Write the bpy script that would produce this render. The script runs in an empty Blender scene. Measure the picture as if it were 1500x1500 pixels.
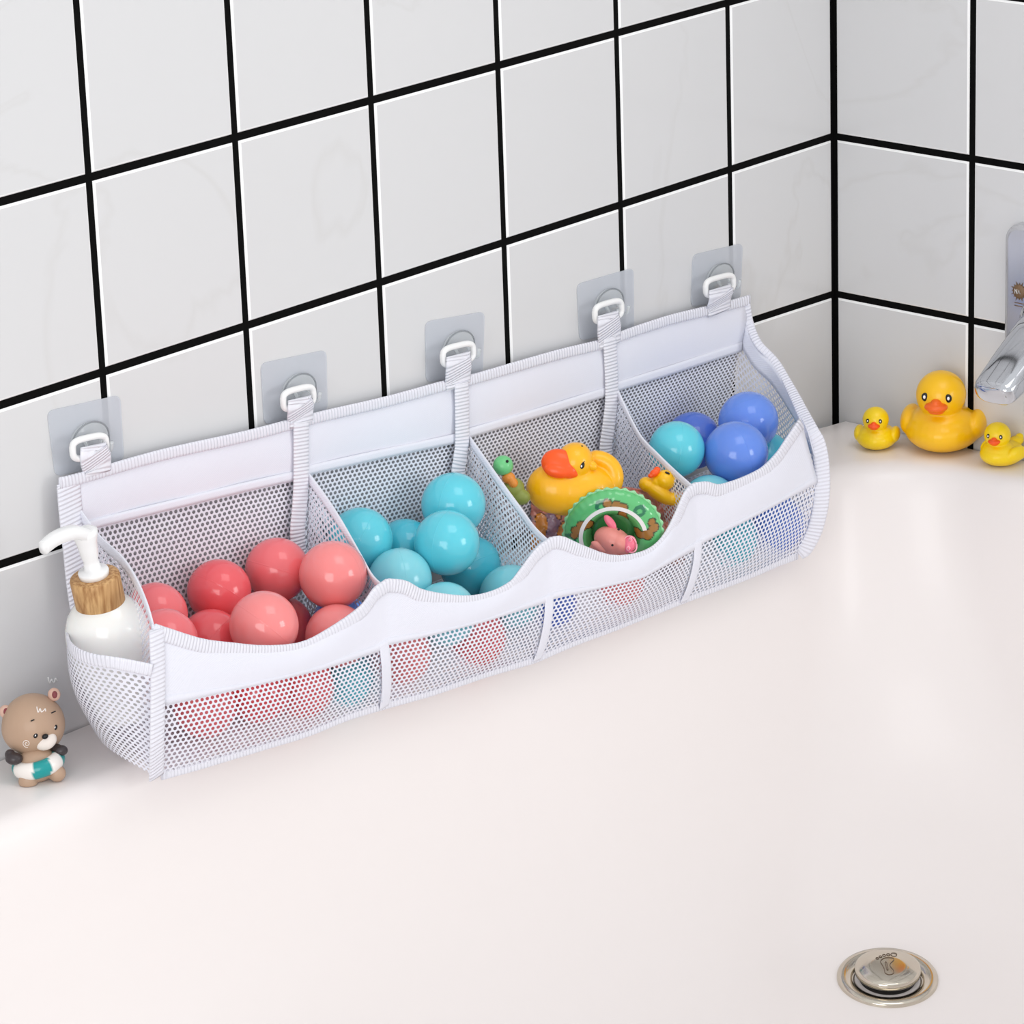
import bpy, bmesh, math, random
from mathutils import Vector as V, Matrix, noise
random.seed(4)
SC = bpy.context.scene; COL = SC.collection
PI = math.pi
# ------------------------------------------------------------------ camera
F = 5574.45; CXY = 750.0
CP = V((-2.45190, -1.86070, 0.74070))
YAW, PIT, ROLL = 0.7389723757, 0.3324232772, -0.0350344638
FW = V((math.cos(YAW)*math.cos(PIT), math.sin(YAW)*math.cos(PIT), -math.sin(PIT)))
R0 = V((math.sin(YAW), -math.cos(YAW), 0)); U0 = R0.cross(FW)
RT = R0*math.cos(ROLL)+U0*math.sin(ROLL); UP = U0*math.cos(ROLL)-R0*math.sin(ROLL)
cd = bpy.data.cameras.new('camera'); cam = bpy.data.objects.new('camera', cd); COL.objects.link(cam)
m = Matrix((RT, UP, -FW)).transposed().to_4x4(); m.translation = CP
cam.matrix_world = m
cd.sensor_width = 36; cd.lens = 36*F/1500; cd.clip_start = .1; cd.clip_end = 50
SC.camera = cam
def at(px, py, ax, v):                       # point of the place seen at a pixel, on the plane axis = v
    q = FW*F+RT*(px-CXY)-UP*(py-CXY)
    return CP+q*((v-CP[ax])/q[ax])
def wy(px, py, y): return at(px, py, 1, y)
# ------------------------------------------------------------------ materials
def s2l(c): return tuple(((x/255)/12.92 if x/255 <= .04045 else ((x/255+.055)/1.055)**2.4) for x in c)
def mat(name, rgb=(200,200,200), rough=.5, metal=0, coat=0, spec=.5, sss=0, trans=0, ior=1.45, attr=False, sheen=0):
    M = bpy.data.materials.new(name); M.use_nodes = True
    b = M.node_tree.nodes['Principled BSDF']; i = b.inputs
    i['Base Color'].default_value = (*s2l(rgb), 1); i['Roughness'].default_value = rough
    i['Metallic'].default_value = metal; i['Coat Weight'].default_value = coat; i['Coat Roughness'].default_value = .06
    i['Specular IOR Level'].default_value = spec; i['IOR'].default_value = ior
    i['Transmission Weight'].default_value = trans
    if sss:
        i['Subsurface Weight'].default_value = sss; i['Subsurface Radius'].default_value = (.02,.012,.01)
        i['Subsurface Scale'].default_value = .3
    if sheen: i['Sheen Weight'].default_value = sheen
    if attr:
        a = M.node_tree.nodes.new('ShaderNodeAttribute'); a.attribute_name = 'Col'
        M.node_tree.links.new(a.outputs['Color'], i['Base Color'])
    return M
def N(M, t, **k):
    n = M.node_tree.nodes.new(t)
    for a, b in k.items(): setattr(n, a, b)
    return n
def L(M, a, b): M.node_tree.links.new(a, b)
def mth(M, op, a, b=None, c=None):
    n = N(M, 'ShaderNodeMath', operation=op)
    for i, x in enumerate((a, b, c)):
        if x is None: continue
        if isinstance(x, (int, float)): n.inputs[i].default_value = x
        else: L(M, x, n.inputs[i])
    return n.outputs[0]
def bump(M, h, strength=.3, dist=.001):
    b = N(M, 'ShaderNodeBump'); b.inputs['Strength'].default_value = strength; b.inputs['Distance'].default_value = dist
    L(M, h, b.inputs['Height']); L(M, b.outputs[0], M.node_tree.nodes['Principled BSDF'].inputs['Normal'])
def uv(M):
    t = N(M, 'ShaderNodeUVMap'); s = N(M, 'ShaderNodeSeparateXYZ'); L(M, t.outputs[0], s.inputs[0])
    return s.outputs[0], s.outputs[1]
CLOTH = (232,233,243)
def fabric(name, rgb=CLOTH):                 # fine diagonal twill
    M = mat(name, rgb, .75, spec=.2, sheen=.2); a, b = uv(M)
    d = mth(M, 'ADD', mth(M, 'MULTIPLY', a, 2*PI/.0022), mth(M, 'MULTIPLY', b, 2*PI/.0016))
    bump(M, mth(M, 'SINE', d), .18, .0004); return M
def webbing(name, rgb=(236,236,244), pitch=.0027, skew=260):     # ribs across the strap
    M = mat(name, rgb, .7, spec=.25); a, b = uv(M)
    s = mth(M, 'SINE', mth(M, 'ADD', mth(M, 'MULTIPLY', a, 2*PI/pitch), mth(M, 'MULTIPLY', b, skew)))
    bump(M, s, .55, .0007); return M
def netting(name, rgb=CLOTH, thr=.05):       # honeycomb net: open cells are really open
    M = mat(name, rgb, .7, spec=.25); a, b = uv(M)
    x = mth(M, 'MULTIPLY', a, 2*PI/.0046); y = mth(M, 'MULTIPLY', b, 2*PI/.0030)
    h = mth(M, 'MULTIPLY', y, .5)
    f = mth(M, 'ADD', mth(M, 'ADD', mth(M, 'COSINE', mth(M, 'ADD', x, h)), mth(M, 'COSINE', mth(M, 'SUBTRACT', x, h))), mth(M, 'COSINE', y))
    hole = N(M, 'ShaderNodeMapRange'); L(M, f, hole.inputs[0]); hole.inputs[1].default_value = thr-.15; hole.inputs[2].default_value = thr+.15
    t = N(M, 'ShaderNodeBsdfTransparent'); mx = N(M, 'ShaderNodeMixShader')
    L(M, hole.outputs[0], mx.inputs[0]); L(M, M.node_tree.nodes['Principled BSDF'].outputs[0], mx.inputs[1]); L(M, t.outputs[0], mx.inputs[2])
    L(M, mx.outputs[0], M.node_tree.nodes['Material Output'].inputs['Surface']); return M
M_FAB = fabric('white_fabric'); M_WEB = webbing('white_webbing', skew=-170); M_NET = netting('white_net')
M_NETD = netting('white_net_dense', CLOTH, .45)
M_BIND = webbing('white_binding', (234,234,243), .0030)
M_WPLA = mat('white_plastic', (243,243,243), .25, coat=.3)
def tile_mat(name, rgb):
    M = mat(name, rgb, .16, spec=.35); b = M.node_tree.nodes['Principled BSDF']
    tc = N(M, 'ShaderNodeTexCoord'); n1 = N(M, 'ShaderNodeTexNoise'); n1.inputs['Scale'].default_value = 2.2; n1.inputs['Detail'].default_value = 5; n1.inputs['Distortion'].default_value = 1.6
    L(M, tc.outputs['Object'], n1.inputs['Vector'])
    v = mth(M, 'ABSOLUTE', mth(M, 'SUBTRACT', n1.outputs['Fac'], .5))
    mr = N(M, 'ShaderNodeMapRange'); L(M, v, mr.inputs[0]); mr.inputs[1].default_value = 0; mr.inputs[2].default_value = .012; mr.inputs[3].default_value = .55; mr.inputs[4].default_value = 0
    n2 = N(M, 'ShaderNodeTexNoise'); n2.inputs['Scale'].default_value = 4; L(M, tc.outputs['Object'], n2.inputs['Vector'])
    mx = N(M, 'ShaderNodeMix', data_type='RGBA'); mx.inputs['A'].default_value = (*s2l(rgb), 1); mx.inputs['B'].default_value = (*s2l((rgb[0]-9, rgb[1]-10, rgb[2]-12)), 1)
    L(M, mth(M, 'MULTIPLY', mr.outputs[0], mth(M, 'MULTIPLY', n2.outputs['Fac'], 1.2)), mx.inputs['Factor']); L(M, mx.outputs['Result'], b.inputs['Base Color'])
    return M
M_TILE = tile_mat('glazed_tile', (216,216,217)); M_TEDGE = mat('tile_edge_halo', (250,250,250), .25)  # white edge colour paints in a bright halo beside the grout
M_GROUT = mat('black_grout', (7,7,7), .8, spec=.1)
M_TUB = mat('tub_acrylic', (240,234,232), .30, spec=.4, coat=.06)
M_CHROME = mat('chrome', (205,207,212), .06, metal=1)
M_STEEL = mat('polished_steel', (206,198,184), .10, metal=1)
M_DARK = mat('dark_gap', (18,16,15), .5)
M_ENGR = mat('engraved_line', (110,92,75), .5)
M_FLOOR = mat('floor_tile', (205,203,200), .4)
# ------------------------------------------------------------------ building helpers
ORG = {}
def tag(o, label=None, cat=None, group=None, kind=None):
    if label: o['label'] = label
    if cat: o['category'] = cat
    if group: o['group'] = group
    if kind: o['kind'] = kind
    return o
def thing(name, loc, label, cat, group=None):
    o = bpy.data.objects.new(name, None); COL.objects.link(o); o.empty_display_size = .01
    o.location = loc; ORG[o] = V(loc); return tag(o, label, cat, group)
def link(name, me, mats, parent, org):
    for mm in (mats if isinstance(mats, (list, tuple)) else [mats]): me.materials.append(mm)
    o = bpy.data.objects.new(name, me); COL.objects.link(o)
    if parent is not None: o.parent = parent; o.location = org-ORG[parent]
    else: o.location = org
    ORG[o] = org; return o
def mesh(name, vs, fs, mats, parent=None, uvs=None, smooth=True, org=None, fm=None, cols=None):
    vs = [V(v) for v in vs]
    if org is None:
        org = ORG[parent] if parent is not None else sum(vs, V((0,0,0)))/len(vs)
    me = bpy.data.meshes.new(name); me.from_pydata([tuple(v-org) for v in vs], [], fs)
    if uvs:
        l = me.uv_layers.new(name='UVMap')
        for lp in me.loops: l.data[lp.index].uv = uvs[lp.vertex_index]
    if cols:
        a = me.color_attributes.new('Col', 'FLOAT_COLOR', 'POINT')
        for i, c in enumerate(cols): a.data[i].color = (*s2l(c), 1)
    for i, p in enumerate(me.polygons):
        p.use_smooth = smooth
        if fm: p.material_index = fm[i]
    me.validate()
    return link(name, me, mats, parent, org)
def cr(P, t):                                # Catmull-Rom through a list, t in 0..1
    n = len(P)-1; x = min(max(t, 0), 1)*n; i = min(int(x), n-1); f = x-i
    p1, p2 = P[i], P[i+1]; p0 = P[i-1] if i > 0 else p1*2-p2; p3 = P[i+2] if i+2 <= n else p2*2-p1
    return .5*((2*p1)+(p2-p0)*f+(2*p0-5*p1+4*p2-p3)*f*f+(3*p1-p0-3*p2+p3)*f**3)
def lerp(a, b, t): return a+(b-a)*t
def grid(name, fn, nu, nv, mats, parent=None, thick=0, flip=False, uvo=(0,0)):
    """surface fn(s,t); metric uv; thick > 0 gives it a real thickness"""
    P = [[fn(i/nu, j/nv) for i in range(nu+1)] for j in range(nv+1)]
    mid = P[nv//2]; U = [0]
    for i in range(nu): U.append(U[-1]+(mid[i+1]-mid[i]).length)
    vs, uvs, fs = [], [], []
    W = [0]
    for j in range(nv): W.append(W[-1]+(P[j+1][nu//2]-P[j][nu//2]).length)
    for j in range(nv+1):
        for i in range(nu+1): vs.append(P[j][i]); uvs.append((U[i]+uvo[0], W[j]+uvo[1]))
    k = nu+1
    for j in range(nv):
        for i in range(nu):
            q = (j*k+i, j*k+i+1, (j+1)*k+i+1, (j+1)*k+i); fs.append(q[::-1] if flip else q)
    o = mesh(name, vs, fs, mats, parent, uvs)
    if thick:
        md = o.modifiers.new('thickness', 'SOLIDIFY'); md.thickness = thick; md.offset = 0
    return o
def strap(name, pts, wdir, a, b, mats, parent=None, n=40, taper=None, closed=False):
    """flat band: half width a along wdir, half thickness b, following pts"""
    P = [cr(pts, i/n) for i in range(n+1)] if n else pts
    n = len(P)-1; vs, uvs, fs = [], [], []; K = 10; l = 0
    for i, p in enumerate(P):
        t = (P[min(i+1, n)]-P[max(i-1, 0)]).normalized()
        w = wdir(i/n) if callable(wdir) else wdir
        w = (w-t*w.dot(t)).normalized(); nn = t.cross(w)
        if i: l += (p-P[i-1]).length
        aa = a*(taper(i/n) if taper else 1)
        for k in range(K):
            an = 2*PI*k/K; c, s = math.cos(an), math.sin(an)
            c = math.copysign(abs(c)**.6, c); s = math.copysign(abs(s)**.6, s)
            vs.append(p+w*c*aa+nn*s*b); uvs.append((l, c*aa))
    for i in range(n):
        for k in range(K):
            k2 = (k+1) % K; fs.append((i*K+k, i*K+k2, (i+1)*K+k2, (i+1)*K+k))
    fs.append(tuple(range(K))[::-1]); fs.append(tuple(n*K+k for k in range(K)))
    return mesh(name, vs, fs, mats, parent, uvs)
def tube(name, pts, r, mats, parent=None, n=0, closed=False, K=10, smooth=True):
    P = [cr(pts, i/n) for i in range(n+1)] if n else list(pts)
    m_ = len(P); vs, fs = [], []; up = V((.123,.45,.89))
    for i, p in enumerate(P):
        if closed: t = (P[(i+1) % m_]-P[i-1]).normalized()
        else: t = (P[min(i+1, m_-1)]-P[max(i-1, 0)]).normalized()
        w = t.cross(up).normalized(); nn = t.cross(w)
        rr = r(i/(m_-1)) if callable(r) else r
        for k in range(K): vs.append(p+(w*math.cos(2*PI*k/K)+nn*math.sin(2*PI*k/K))*rr)
    for i in range(m_ if closed else m_-1):
        j = (i+1) % m_
        for k in range(K):
            k2 = (k+1) % K; fs.append((i*K+k, i*K+k2, j*K+k2, j*K+k))
    if not closed: fs.append(tuple(range(K))[::-1]); fs.append(tuple((m_-1)*K+k for k in range(K)))
    return mesh(name, vs, fs, mats, parent, smooth=smooth)
def lathe(name, prof, org, ax, mats, parent=None, n=48, cap=True, smooth=True):
    """profile of (r, h) about axis ax from org"""
    ax = ax.normalized(); x = ax.cross(V((.3,.9,.1))).normalized(); y = ax.cross(x)
    vs, fs, uvs = [], [], []
    for r, h in prof:
        for k in range(n):
            vs.append(org+ax*h+(x*math.cos(2*PI*k/n)+y*math.sin(2*PI*k/n))*r); uvs.append((k/n, h))
    for j in range(len(prof)-1):
        for k in range(n):
            k2 = (k+1) % n; fs.append((j*n+k, j*n+k2, (j+1)*n+k2, (j+1)*n+k))
    if cap:
        fs.append(tuple(range(n))[::-1]); q = (len(prof)-1)*n; fs.append(tuple(q+k for k in range(n)))
    return mesh(name, vs, fs, mats, parent, uvs, smooth=smooth)
WB = (V((1,0,0)), V((0,1,0)), V((0,0,1)))
def ell_bm(bm, c, rad, B=WB, seg=32, ring=20):
    M4 = Matrix((B[0], B[1], B[2])).transposed()
    r = bmesh.ops.create_uvsphere(bm, u_segments=seg, v_segments=ring, radius=1)
    for v in r['verts']:
        v.co = V(c)+M4 @ V((v.co.x*rad[0], v.co.y*rad[1], v.co.z*rad[2]))
def ell(name, c, rad, mats, parent=None, B=WB, org=None, seg=28, ring=16):
    bm = bmesh.new(); org = V(org) if org is not None else (ORG[parent] if parent is not None else V(c))
    ell_bm(bm, V(c)-org, rad, B, seg, ring)
    me = bpy.data.meshes.new(name); bm.to_mesh(me); bm.free()
    for p in me.polygons: p.use_smooth = True
    return link(name, me, mats, parent, org)
def blob(name, ells, vox, mats, parent=None, B=WB, sm=6, org=None, clipz=None, colfn=None):
    """several ellipsoids melted into one continuous skin; ells: (centre, radii[, basis])"""
    org = V(org) if org is not None else ORG[parent]
    bm = bmesh.new()
    for e in ells: ell_bm(bm, V(e[0])-org, e[1], e[2] if len(e) > 2 else B)
    me = bpy.data.meshes.new(name); bm.to_mesh(me); bm.free()
    t = bpy.data.objects.new('t', me); COL.objects.link(t)
    r = t.modifiers.new('r', 'REMESH'); r.mode = 'VOXEL'; r.voxel_size = vox
    s = t.modifiers.new('s', 'SMOOTH'); s.iterations = sm; s.factor = .6
    dg = bpy.context.evaluated_depsgraph_get(); dg.update()
    m2 = bpy.data.meshes.new_from_object(t.evaluated_get(dg)); m2.name = name
    bpy.data.objects.remove(t); bpy.data.meshes.remove(me)
    if clipz is not None:
        for v in m2.vertices:
            if v.co.z+org.z < clipz: v.co.z = clipz-org.z+(v.co.z+org.z-clipz)*.04
    for p in m2.polygons: p.use_smooth = True
    if colfn:
        a = m2.color_attributes.new('Col', 'FLOAT_COLOR', 'POINT')
        for v in m2.vertices: a.data[v.index].color = (*s2l(colfn(v.co+org)), 1)
    return link(name, m2, mats, parent, org)
# ------------------------------------------------------------------ tiled walls
def tiled(name, P, I, J, nrm, g=.0029, skip=None):
    """P(i,j) grid corner of the wall; tiles are bevelled slabs on a black grout bed"""
    vs, fs, fm = [], [], []
    bev, dep = .0016, .0013
    for i in I:
        for j in J:
            c = [P(i, j), P(i+1, j), P(i+1, j+1), P(i, j+1)]
            cen = sum(c, V((0,0,0)))/4
            def ins(k, d):
                a, p, q = c[k], c[k-1], c[(k+1) % 4]
                e1 = (p-a).normalized(); e2 = (q-a).normalized()
                return a+(e1+e2)*d
            b = len(vs)
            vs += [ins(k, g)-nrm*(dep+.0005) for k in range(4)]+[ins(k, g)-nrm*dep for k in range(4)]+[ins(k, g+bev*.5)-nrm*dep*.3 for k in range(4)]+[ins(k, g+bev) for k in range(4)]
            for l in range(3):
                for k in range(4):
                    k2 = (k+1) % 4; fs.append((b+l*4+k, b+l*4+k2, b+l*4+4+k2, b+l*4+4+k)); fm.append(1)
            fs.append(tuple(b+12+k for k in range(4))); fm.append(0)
    b = len(vs); i0, i1, j0, j1 = I[0], I[-1]+1, J[0], J[-1]+1
    e0 = (P(i0, j0)-P(i0+1, j0)).normalized()*.004
    q = [P(i0, j0)+e0, P(i1, j0), P(i1, j1), P(i0, j1)+e0]
    vs += [x-nrm*dep for x in q]+[x-nrm*.03 for x in q]
    fs += [(b,b+1,b+2,b+3), (b+4,b+7,b+6,b+5)]; fm += [2, 2]
    for k in range(4): fs.append((b+k, b+4+k, b+4+(k+1) % 4, b+(k+1) % 4)); fm.append(2)
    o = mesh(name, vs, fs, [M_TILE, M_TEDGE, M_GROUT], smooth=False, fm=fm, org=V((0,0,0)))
    bm = bmesh.new(); bm.from_mesh(o.data); bmesh.ops.recalc_face_normals(bm, faces=bm.faces); bm.to_mesh(o.data); bm.free()
    return tag(o, kind='structure')
WL, WR, TH = .13569, .13791, .135
low0 = at(0, 828, 1, 0)                      # the lowest course tapers towards the left
def PL(i, j):
    x = -i*WL; z = -j*TH
    if j == 1: z += (low0.z+TH)*(x/low0.x)
    return V((x, 0, z))
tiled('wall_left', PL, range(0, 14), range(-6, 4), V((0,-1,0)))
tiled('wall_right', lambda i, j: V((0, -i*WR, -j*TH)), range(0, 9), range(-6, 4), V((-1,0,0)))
ZD = -.2425; ZF = -.80
# ------------------------------------------------------------------ bathtub
X1, XL, Y1, Y0 = -.036, -1.70, -.0755, -.80
def ring(d, z, R=None, rect=None):
    R = .075+d*.75 if R is None else R
    x1, x0, y1, y0 = X1-d, XL+d, Y1-d, Y0+d
    R = min(R, (y1-y0)/2-.001); out = []
    cs = [(x1-R, y1-R, 0), (x0+R, y1-R, 90), (x0+R, y0+R, 180), (x1-R, y0+R, 270)]
    for k, (cx, cy, a0) in enumerate(cs):
        for q in range(25):
            a = math.radians(a0+q*90/24); out.append(V((cx+R*math.cos(a), cy+R*math.sin(a), z)))
        nx = cs[(k+1) % 4]; e = math.radians(a0+90)
        s = V((cx+R*math.cos(e), cy+R*math.sin(e), z)); t = V((nx[0]+R*math.cos(e), nx[1]+R*math.sin(e), z))
        for q in range(1, 24): out.append(s.lerp(t, q/24))
    yc = (Y0+Y1)/2
    for v in out:
        w = max(0, min(1, (v.x+.45)/.40)); v.x -= .022*w*w*min(1, abs((v.y-yc)/.36))**4
    return out
PROF = [(-.004,0.0),(.0,-.0004),(.004,-.0016),(.008,-.0042),(.011,-.008),(.0135,-.014),(.017,-.03),(.024,-.065),(.034,-.105),(.048,-.145),
        (.066,-.182),(.088,-.214),(.114,-.241),(.143,-.262),(.175,-.279),(.21,-.2925),(.245,-.302),(.28,-.3085),(.315,-.3125),(.345,-.3145)]
def rect_ring(d, z):
    base = ring(-.004, z); cx, cy = -.87, -.44; x1, x0, y1, y0 = -.0012-d, -1.80+d, -.0012-d, -.875+d
    out = []
    for v in base:
        dx, dy = v.x-cx, v.y-cy
        s = min((x1-cx)/dx if dx > 0 else 9e9, (x0-cx)/dx if dx < 0 else 9e9, (y1-cy)/dy if dy > 0 else 9e9, (y0-cy)/dy if dy < 0 else 9e9)
        out.append(V((cx+dx*s, cy+dy*s, z)))
    return out
rings = [rect_ring(0, ZF+.02), rect_ring(0, ZD-.004), rect_ring(.0012, ZD-.0012), rect_ring(.004, ZD)]
rr0, rr1 = rect_ring(.004, ZD), ring(-.004, ZD)
for f in (.25,.5,.75): rings.append([a.lerp(b, f) for a, b in zip(rr0, rr1)])
NP = len(PROF)
for d, dz in PROF: rings.append(ring(d, ZD+dz))
n = len(rings[0]); vs = [v for r_ in rings for v in r_]; fs = []
for j in range(len(rings)-1):
    for k in range(n):
        k2 = (k+1) % n; fs.append((j*n+k, j*n+k2, (j+1)*n+k2, (j+1)*n+k))
fs.append(tuple((len(rings)-1)*n+k for k in range(n)))
tub = mesh('bathtub', vs, fs, M_TUB, org=V((-.9,-.44,ZF)))
tag(tub, 'glossy white built-in bathtub with a flat rim along the tiled walls', 'bathtub')
fl = grid('floor', lambda s, t: V((-3+3*s, -3+3*t, ZF)), 2, 2, M_FLOOR, thick=.04); fl.location.z -= .02
tag(fl, kind='structure')
# ------------------------------------------------------------------ drain
from mathutils.bvhtree import BVHTree
tm = tub.data; TB = BVHTree.FromPolygons([v.co+ORG[tub] for v in tm.vertices], [tuple(p.vertices) for p in tm.polygons])
q = (FW*F+RT*(1300-CXY)-UP*(1434-CXY)).normalized()
hit, hn, _, _ = TB.ray_cast(CP, q)
hc_ = V((-FW.x, -FW.y, 0)).normalized(); DN = (V((0,0,1))*math.cos(math.radians(8.5))+hc_*math.sin(math.radians(8.5))+R0*.02).normalized()
for v_ in tm.vertices:                       # the floor is flat around the waste hole
    w_ = v_.co+ORG[tub]; dd = math.hypot(w_.x-hit.x, w_.y-hit.y)
    k_ = max(0, min(1, (.115-dd)/.06)); k_ = k_*k_*(3-2*k_)
    if k_ > 0 and w_.z < ZD-.1:
        zp = hit.z-(DN.x*(w_.x-hit.x)+DN.y*(w_.y-hit.y))/DN.z; v_.co.z += (zp-w_.z)*k_
tm.update(); DC = hit+DN*.0006
DU = (FW-DN*FW.dot(DN)).normalized(); DR = DU.cross(DN)
dr = thing('bathtub_drain', DC, 'round polished pop-up bathtub drain with an engraved footprint on its cap', 'drain')
lathe('flange', [(.0180,-.006),(.0235,-.003),(.0255,.0006),(.0285,.0022),(.034,.0030),(.0372,.0026),(.0382,.0012),(.0384,-.010)], DC, DN, M_STEEL, dr, cap=False, n=72)
lathe('drain_well', [(.0236,-.0025),(.0200,-.0035),(.010,-.004),(.0006,-.004)], DC, DN, M_DARK, dr, cap=False)
lathe('plug_neck', [(.0200,-.003),(.0215,.000),(.0205,.0030),(.0225,.0045)], DC, DN, M_DARK, dr)
cap = lathe('plug_cap', [(.0215,.0048),(.0243,.0050),(.0250,.0062),(.0250,.0090),(.0243,.0104),(.0232,.0112),(.012,.0114),(.0005,.0114)], DC, DN, M_STEEL, dr, n=72)
def dpt(a, b, h=.0116): return DC+DR*a*.001+DU*b*.001+DN*h
def blobring(a, b, r, e=1.): return [dpt(a+r*math.cos(t*PI/8), b+r*e*math.sin(t*PI/8)) for t in range(16)]
for k, (a, b, r) in enumerate([(-7.2,10.0,1.1),(-4.6,12.2,1.15),(-1.7,13.8,1.25),(1.6,14.8,1.4),(5.8,14.8,2.3)]):
    tube('toe_mark', blobring(a, b, r), .00022, M_ENGR, cap, closed=True, K=6)
foot = [(-4.2,8.0),(-1,10.5),(4.2,10.2),(5.0,7.2),(2.2,3.2),(1.6,-1.0),(3.4,-5.5),(3.2,-10.0),(-.2,-12.0),(-3.0,-9.6),(-3.2,-4.5),(-4.2,1.0),(-5.2,5.0)]
fp = [dpt(*x) for x in foot]+[dpt(*foot[0])]
tube('foot_mark', [cr(fp, i/60) for i in range(60)], .0003, M_ENGR, cap, closed=True, K=6)
tube('foot_mark', [dpt(*x) for x in [(-1.6,4.8),(-1.2,5.2),(-.6,4),(-.4,-5.5),(-1.0,-5.8),(-1.4,-4.5),(-1.8,3.5)]], .0003, M_ENGR, cap, closed=True, K=6)
# ------------------------------------------------------------------ toy organizer bag
YB = -.0065
bag = thing('bath_toy_organizer', wy(600, 1000, -.06), 'long white mesh bath toy organizer with four scalloped compartments hanging on the tiled wall', 'toy organizer')
TOPL = [(87,703),(112,697),(235,662),(360,634),(459,608),(563,584),(651,560),(691,551),(760,531),(820,514),(881,499),(919,484),(980,464),(1033,451),(1073,441),(1098,434)]
HBOT = [(104,782),(150,768),(360,717),(431,701),(459,691),(568,667),(664,647),(688,638),(760,617),(820,599),(887,578),(908,569),(980,547),(1076,515),(1089,511)]
def interp(L_, x):
    for (a, b), (c, d) in zip(L_, L_[1:]):
        if x <= c: return b+(d-b)*(x-a)/(c-a)
    return L_[-1][1]
def topf(s): x = lerp(88, 1097, s); return x, interp(TOPL, max(x, 87))
def hbf(s): x = lerp(108, 1088, s); return x, interp(HBOT, x)
def header(s, t):
    a, b = topf(s), hbf(s); y = YB-.002-.0015*math.sin(PI*t)-.0006*math.sin(s*41)*t
    return wy(lerp(a[0], b[0], t), lerp(a[1], b[1], t), y)
grid('header_band', header, 90, 8, M_FAB, bag, .0012)
def backp(s, t):
    a = hbf(s); x1 = lerp(140, 1062, s); y1 = 1055-.4186*(x1-130)-8
    y = YB-.0008-.001*math.sin(s*23+t*3)*math.sin(PI*t)
    return wy(lerp(a[0], x1, t), lerp(a[1], y1, t), y)
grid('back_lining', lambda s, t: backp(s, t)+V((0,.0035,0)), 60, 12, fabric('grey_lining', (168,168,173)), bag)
grid('back_panel', backp, 120, 24, M_NET, bag)
strap('top_binding', [wy(x, y+5, YB-.0042) for x, y in TOPL], V((0,0,1)), .0042, .0012, M_BIND, bag, n=140)
grid('fold_line', lambda s, t: wy(lerp(110,1087,s), interp(HBOT, lerp(110,1087,s))+lerp(-11,3,t), YB-.0040-.0004*math.sin(PI*t)), 90, 3, M_FAB, bag, .0006)
# left back edge strip
strap('side_binding', [wy(100,706,YB-.004), wy(103,745,YB-.005), wy(109,800,YB-.007), wy(114,850,YB-.008), wy(120,890,YB-.009)], V((1,0,0)), .0105, .001, M_BIND, bag, n=30)
# back seam tapes
TAPES = [[(441,617),(441,700),(439,740),(436,785)], [(676,560),(677,640),(674,670),(671,700)], [(893,493),(896,575),(892,620),(887,665)]]
for tp in TAPES:
    lo = tp[-1]; pts = [wy(x, y, YB-.0062) for x, y in tp]+[wy(lo[0]+4, lo[1]+70, YB-.005)]
    strap('back_seam_tape', pts, V((1,0,0)), .0078, .0011, M_WEB, bag, n=50)
# front panel
YF = -.1235
PX = [222, 566, 806, 1017, 1172]; SX = [238, 560, 803, 1022, 1197]; BX = [237, 561, 785, 1000, 1168]
SCT = [[(222,914),(243,921),(291,936),(337,942),(385,946),(438,941),(481,920),(527,888),(547,862),(566,848)],
       [(566,848),(590,851),(612,863),(645,870),(684,873),(718,866),(746,852),(763,832),(785,803),(806,787)],
       [(806,787),(820,786),(847,798),(889,813),(927,811),(956,799),(977,775),(993,743),(1004,718),(1017,707)],
       [(1017,707),(1033,706),(1049,710),(1070,705),(1089,698),(1108,689),(1121,680),(1138,662),(1151,643),(1172,612)]]
SB = [(238,1034),(369,1005),(471,981),(552,955),(567,945),(622,933),(708,911),(794,884),(811,877),(868,864),(940,847),(1017,805),(1028,796),(1108,755),(1197,707)]
BB = [(235,1139),(273,1129),(369,1100),(449,1076),(513,1050),(564,1035),(629,1017),(708,990),(785,967),(840,943),(900,921),(1000,881),(1097,845),(1168,814)]
def top_px(s, k): return cr([V((a, b, 0)) for a, b in SCT[k]], s)
def yfront(s, t): return YF-.004*math.sin(PI*s)*math.sin(PI*min(1, t*.8+.1))+(.012*max(0, t-.6)/.4)
def fr_top(k, s): p = top_px(s, k); return wy(p.x, p.y, yfront(s, 0))
def fr_mid(k, s, e=0): x = lerp(SX[k], SX[k+1], s); return wy(x, interp(SB, x)+e, yfront(s, .45))
def fr_bot(k, s): x = lerp(BX[k], BX[k+1], s); return wy(x, interp(BB, x), yfront(s, 1))
def fband(s4, t):
    k = min(3, int(s4*4)); s = s4*4-k
    a, b = fr_top(k, s), fr_mid(k, s); p = a.lerp(b, t); p.y -= .0025*math.sin(PI*t)*math.sin(PI*s); return p
def fnet(s4, t):
    k = min(3, int(s4*4)); s = s4*4-k
    a, b = fr_mid(k, s, -3), fr_bot(k, s); p = a.lerp(b, t); p.y -= .005*math.sin(PI*t)*(.4+.6*math.sin(PI*s)); return p
grid('front_band', fband, 144, 10, M_FAB, bag, .0014)
grid('front_panel', fnet, 144, 16, M_NET, bag)
grid('front_band_hem', lambda s, t: fband(s, .88+.12*t)+V((0,-.0006,0)), 144, 2, M_FAB, bag, .0006)
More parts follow.
